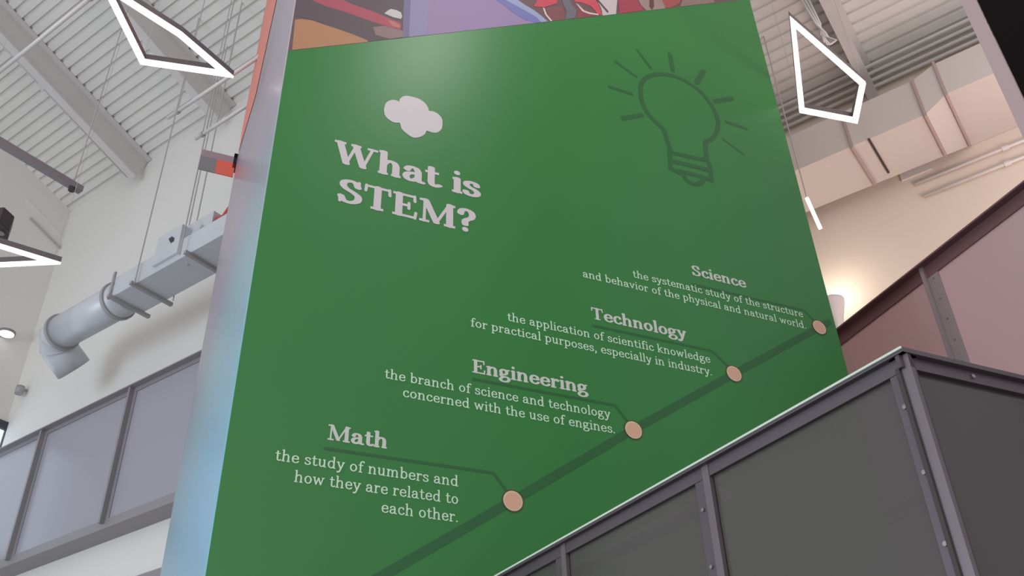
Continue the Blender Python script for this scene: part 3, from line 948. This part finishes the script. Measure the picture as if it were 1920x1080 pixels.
def kite_lamp(label, pts, z, hang):
    v = [zpl(*p, z) for p in pts]
    cen = sum(v, Vector()) / len(v)
    t = thing('pendant_lamp', cen, label, 'lamp')
    n = len(v)
    W2_, H_ = .036, .05
    # mitred rectangular loop
    def ring(off):
        out = []
        for i in range(n):
            a, b, c = v[i - 1], v[i], v[(i + 1) % n]
            d1, d2 = (b - a).normalized(), (c - b).normalized()
            n1, n2 = Vector((-d1.y, d1.x, 0)), Vector((-d2.y, d2.x, 0))
            if n1.dot(cen - b) < 0:
                n1 = -n1
            if n2.dot(cen - b) < 0:
                n2 = -n2
            m_ = (n1 + n2).normalized()
            k = off / max(.35, m_.dot(n1))
            out.append(b + m_ * k)
        return out
    def loop(nm, o0, o1, z0, z1, m):
        A_, B_ = ring(o0), ring(o1)
        mb = MB()
        for i in range(n):
            j = (i + 1) % n
            mb.v += [A_[i] + UP * z0, A_[j] + UP * z0, B_[j] + UP * z0, B_[i] + UP * z0, A_[i] + UP * z1, A_[j] + UP * z1, B_[j] + UP * z1, B_[i] + UP * z1]
            b = len(mb.v) - 8
            mb.f += [[b, b + 1, b + 2, b + 3], [b + 4, b + 5, b + 6, b + 7], [b, b + 1, b + 5, b + 4], [b + 3, b + 2, b + 6, b + 7]]
        return mb.build(nm, m, t)
    loop('housing', -W2_ / 2, W2_ / 2, .002, H_, M['lampbody'])
    loop('diffuser', -W2_ / 2 - .001, W2_ / 2 + .001, -.02, .002, M['glow'])
    for i in hang:
        p = v[i] + UP * H_
        MB().tube([p, Vector((p.x, p.y, roof_z(p.dot(E1), p.dot(E2))))], .002, 6).build('cable', M['wire'], t)
    return t


kite_lamp('kite-shaped glowing pendant lamp at the top left of the green wall', [(198, -27), (268, 114), (425, 137), (337, 62)], 6.6, (1, 2))
kite_lamp('kite-shaped glowing pendant lamp right of the green wall', [(1486, 40), (1617, 155), (1603, 224), (1503, 205)], 6.6, (1, 3))
kite_lamp('glowing pendant lamp tip at the left edge below the track bar', [(100, 490), (-70, 438), (-150, 470), (-70, 498)], 6.0, (0, 2))

# dark projector cut by the left edge
pc = zpl(-6, 437, 6.6)
pj = thing('projector', pc, 'dark angular projector at the left edge above the lamp tip', 'projector')
MB().prism([zpl(-40, 420, 6.6), zpl(-2, 416, 6.6), zpl(18, 434, 6.6), zpl(13, 455, 6.6), zpl(-40, 462, 6.6)], UP * .16).build('body', M['darkmetal'], pj, bevel=.01)
MB().tube([pc + UP * .08 + E1 * .1, Vector((pc.x, pc.y, pc.z + .08)) + E1 * (C3 - pc.dot(E1))], .02, 10).build('mounting_arm', M['wire'], pj)
ln = zpl(2, 436, 6.6)
MB().tube([ln - UP * .012, ln + UP * .01], .03, 16).build('lens', M['screw'], pj)

# things on the left wall
def w3(px, py, off=0.0):
    return onp(px, py, E1, C3 - off)


wz = [w3(17, 796), w3(6, 838)]
top = w3(15, 797)
wn = thing('window_1', w3(0, 900), 'dark-framed bright window at the left edge above the gallery guard', 'window')
wn['kind'] = 'structure'
pts = [w3(17, 796), w3(-60, 768)]
b0, b1 = pts[0].dot(E2), pts[0].dot(E2) - 1.4
zt_w = pts[0].z
MB().box(frame_pt(C3 - .01, b0, zt_w - 1.5), E2 * (b1 - b0), E1 * .0099, UP * 1.5).build('pane', M['winglow'], wn)
for o_, a_, c_ in [((b0, zt_w - .1), E2 * (b1 - b0), UP * .1), ((b0, zt_w - 1.5), E2 * -.04, UP * 1.5), ((b1, zt_w - 1.5), E2 * .06, UP * 1.5)]:
    MB().box(frame_pt(C3 - .05, o_[0], o_[1]), a_, E1 * .0499, c_).build('frame', M['winframe'], wn)
p = w3(2, 632)
dl_ = thing('wall_light', p, 'small white oval light on the left wall at the picture edge', 'lamp')
p = p - E1 * .12
MB().tube([p, p + UP * .03], .10, 24).build('housing', M['trackbar'], dl_)
MB().tube([p - UP * .008, p], .088, 24).build('lens', M['glow'], dl_)
MB().tube([p + UP * .02, p + UP * .02 + E1 * .12], .02, 10).build('arm', M['trackbar'], dl_)
p = onp(50, 737, E2, A1)
sc = thing('security_camera', p, 'small grey security camera on the far left wall near the corner', 'camera')
MB().tube([p + UP * .03, p + UP * .03 - E2 * .09], .018, 10).build('arm', M['duct_dark'], sc)
MB().tube([p - E2 * .09 - UP * .05, p - E2 * .09 + UP * .05], .05, 16).build('body', M['duct_dark'], sc, smooth=True)
led = [w3(48, 372), w3(132, 462)]
struct(MB().bar(led[0] - E1 * .006, led[1] - E1 * .006, .012, .03).build('trim_3', M['wall']))
a_, b_ = w3(57, 408, .02), w3(116, 467, .02)
cw = thing('wall_conduit', (a_ + b_) / 2, 'thin grey conduit sloping across the left gable wall', 'conduit')
MB().tube([a_, b_], .012, 8).build('tube', M['wire'], cw)

# flag-like sign fixed to the display wall's back edge
fn = PA + TH
def fp(px, py, off=0.0):
    return onp(px, py, N, fn - off)


f0, f1 = fp(379, 279), fp(446, 296)
fl = thing('hanging_sign', f1, 'small grey and coral sign hung from a mauve bar left of the green wall', 'sign')
ud = (f1 - f0)
ud.z = 0
wd = ud.length
ud = R
top = f0.z
drop = f0.z - fp(376, 317).z
MB().box(f0 - UP * .07, ud * wd, N * .05, UP * .07).build('bar', M['mauveprint'], fl, bevel=.004)
MB().box(f0 - UP * drop, ud * (wd * .46), N * .012, UP * (drop - .07)).build('grey_panel', M['greyprint'], fl)
MB().box(f0 - UP * drop + ud * (wd * .46), ud * (wd * .50), N * .012, UP * (drop - .07)).build('coral_panel', M['orangered'], fl)
MB().box(f0 + ud * (wd - .03) - UP * .12, ud * .045, N * .06, UP * .16).build('bracket', M['black'], fl)

# ------------------------------------------------------------------ right side: duct against the far wall, conduits, lights
NS = A2 - .85
def rp(px, py, b):
    return onp(px, py, E2, b)


zc1 = rp(1640, 256, NS).z                          # small duct: underside height from its near edge
ze1 = rp(1640, 183, NS).z
aT0 = rp(1736, 217, NS).dot(E1)
zc2 = rp(1800, 165, NS).z
ze2 = rp(1800, 98, NS).z
aT1 = rp(1774, 176, NS).dot(E1)
print('right duct', zc1, ze1, zc2, ze2, aT0, aT1, roof_z(1.5, NS))
rdu = thing('air_duct', frame_pt(1.5, NS, zc1), 'big mauve rectangular air duct along the right wall under the roof', 'air duct')
dpt = A2 - NS - .005
MB().box(frame_pt(EB - .1, NS, zc1), -E1 * (EB - .1 - aT0), E2 * dpt * .8, UP * (ze1 - zc1)).build('narrow_section', M['mauve_duct'], rdu)
MB().box(frame_pt(aT1, NS, zc2), -E1 * (aT1 + 3.2), E2 * dpt, UP * (ze2 - zc2)).build('wide_section', M['mauve_duct'], rdu)
# transition piece
q0_ = [frame_pt(aT0, NS, zc1), frame_pt(aT0, NS + dpt * .8, zc1), frame_pt(aT0, NS + dpt * .8, ze1), frame_pt(aT0, NS, ze1)]
q1_ = [frame_pt(aT1, NS, zc2), frame_pt(aT1, NS + dpt, zc2), frame_pt(aT1, NS + dpt, ze2), frame_pt(aT1, NS, ze2)]
mb = MB()
mb.v = q0_ + q1_
mb.f = [[i, (i + 1) % 4, 4 + (i + 1) % 4, 4 + i] for i in range(4)]
mb.build('transition', M['mauve_duct'], rdu)
def dflange(a, z0, z1, dp):
    MB().box(frame_pt(a + .012, NS - .02, z0 - .03), -E1 * .024, E2 * (dp + .0), UP * (z1 - z0 + .05)).build('flange', M['colframe'], rdu)
dflange(aT0, zc1, ze1, dpt * .8)
dflange(aT1, zc2, ze2, dpt)
dflange(rp(1600, 280, NS).dot(E1), zc1, ze1, dpt * .8)
sa = rp(1628, 264, NS).dot(E1)
st2 = MB().box(frame_pt(sa, NS - .01, zc1 - .012), -E1 * .02, E2 * dpt * .7, UP * .0119).build('seam_strip', M['darkmetal'], rdu)

cols = [(1476, 236), (1476, 243), (1476, 250), (1476, 256)]
for k, nm in enumerate(['topmost', 'second', 'third', 'lowest']):
    b = A2 - .30 + .075 * k
    z = roof_z(0, b) - .06
    c = thing('ceiling_conduit', frame_pt(1, b, z), 'mauve conduit under the right roof deck, %s of the four parallel ones' % nm, 'conduit', 'conduits under the right roof deck')
    MB().tube([frame_pt(EB - .1, b, z), frame_pt(-3.2, b, z)], .02, 10).build('tube', M['pipe'], c, smooth=True)
for (x0, y0), (x1, y1), nm in [((1716, 345), (1935, 256), 'upper'), ((1732, 368), (1935, 284), 'lower')]:
    p, q = rp(x0, y0, A2 - .03), rp(x1, y1, A2 - .03)
    q = p + E1 * (q - p).dot(E1)
    c = thing('wall_conduit', (p + q) / 2, 'pale %s conduit along the tan right wall below the big duct' % nm, 'conduit')
    MB().tube([p, q - E1 * .5], .016, 10).build('tube', M['pipe'], c, smooth=True)
    MB().tube([p.lerp(q, .78) - E1 * .03, p.lerp(q, .78) + E1 * .03], .026, 12).build('coupling', M['pipe'], c)
# access plate on the wall under the duct
p, q = rp(1676, 296, A2 - .005), rp(1708, 333, A2 - .005)
pl = thing('wall_plate', p, 'pale square plate on the tan wall below the big duct', 'plate')
MB().box(frame_pt(p.dot(E1), A2 - .02, q.z), -E1 * .3, E2 * .0195, UP * (p.z - q.z)).build('plate', M['pipe'], pl)

# linear light stick by the edge of the green wall
p, q = rp(1513, 372, 7.2), rp(1538, 428, 7.2)
ls = thing('tube_light', p, 'slim white tube light beside the right edge of the green wall', 'lamp')
lw = (q - p)
MB().bar(p, q, .032, .032).build('diffuser', M['glow'], ls)
MB().tube([p + UP * .02, Vector((p.x, p.y, roof_z(p.dot(E1), p.dot(E2))))], .006, 6).build('cable', M['wire'], ls)
# uplight behind the green wall
up = onp(1562, 586, E2, A2 - .3)
ul = thing('uplight', Vector((up.x, up.y, 0)), 'grey uplight peeking out behind the right edge of the green wall', 'lamp')
MB().tube([up - UP * .3, up - UP * .08, up + UP * .1, up + UP * .12], [.04, .08, .13, .13], 24).build('shade', M['pipe'], ul, smooth=True)
MB().tube([up + UP * .121, up + UP * .13], .11, 24).build('lens', M['glow'], ul)
MB().tube([up - UP * .3, Vector((up.x, up.y, 0))], .025, 12).build('stem', M['darkmetal'], ul)
point('uplight_lamp', up + UP * .3, 7, (1.0, .9, .78), .1)

# cable bundle hanging from the right beam above the lamp
cb0 = on_roof(1500, 0, .3)
hk = zpl(1548, 62, 8.2)
cbn = thing('cable_bundle', hk, 'looped cables hanging on the roof beam right of the green wall', 'cables')
for k in range(3):
    a = zpl(1500 + 7 * k, -5, 8.6)
    MB().tube([a, zpl(1530 + 4 * k, 45, 8.3), hk + E1 * .02 * k, zpl(1560 + 4 * k, 82 - 3 * k, 8.1), zpl(1546 + 5 * k, 84, 8.05), zpl(1542, 66, 8.15)], .010, 8).build('cable', M['pipe'], cbn, smooth=True)

# near black column at the upper right
kb = EYE + ray(1836, 0) * 4.2
kn = Vector((kb.x, kb.y, 0)).normalized()
e0 = onp(1833, 2, kn, kb.dot(kn))
kr = Vector((kn.y, -kn.x, 0))
bc = thing('display_column', Vector((e0.x, e0.y, 0)) + kr * .4, 'black display column with mauve edge at the top right corner', 'column')
MB().box(Vector((e0.x, e0.y, 0)), kr * .8, kn * .5, UP * 8.4).build('body', M['black'], bc)
MB().box(Vector((e0.x, e0.y, 0)) - kr * .052, kr * .05, kn * .5, UP * 8.4).build('edge_trim', M['colframe'], bc)
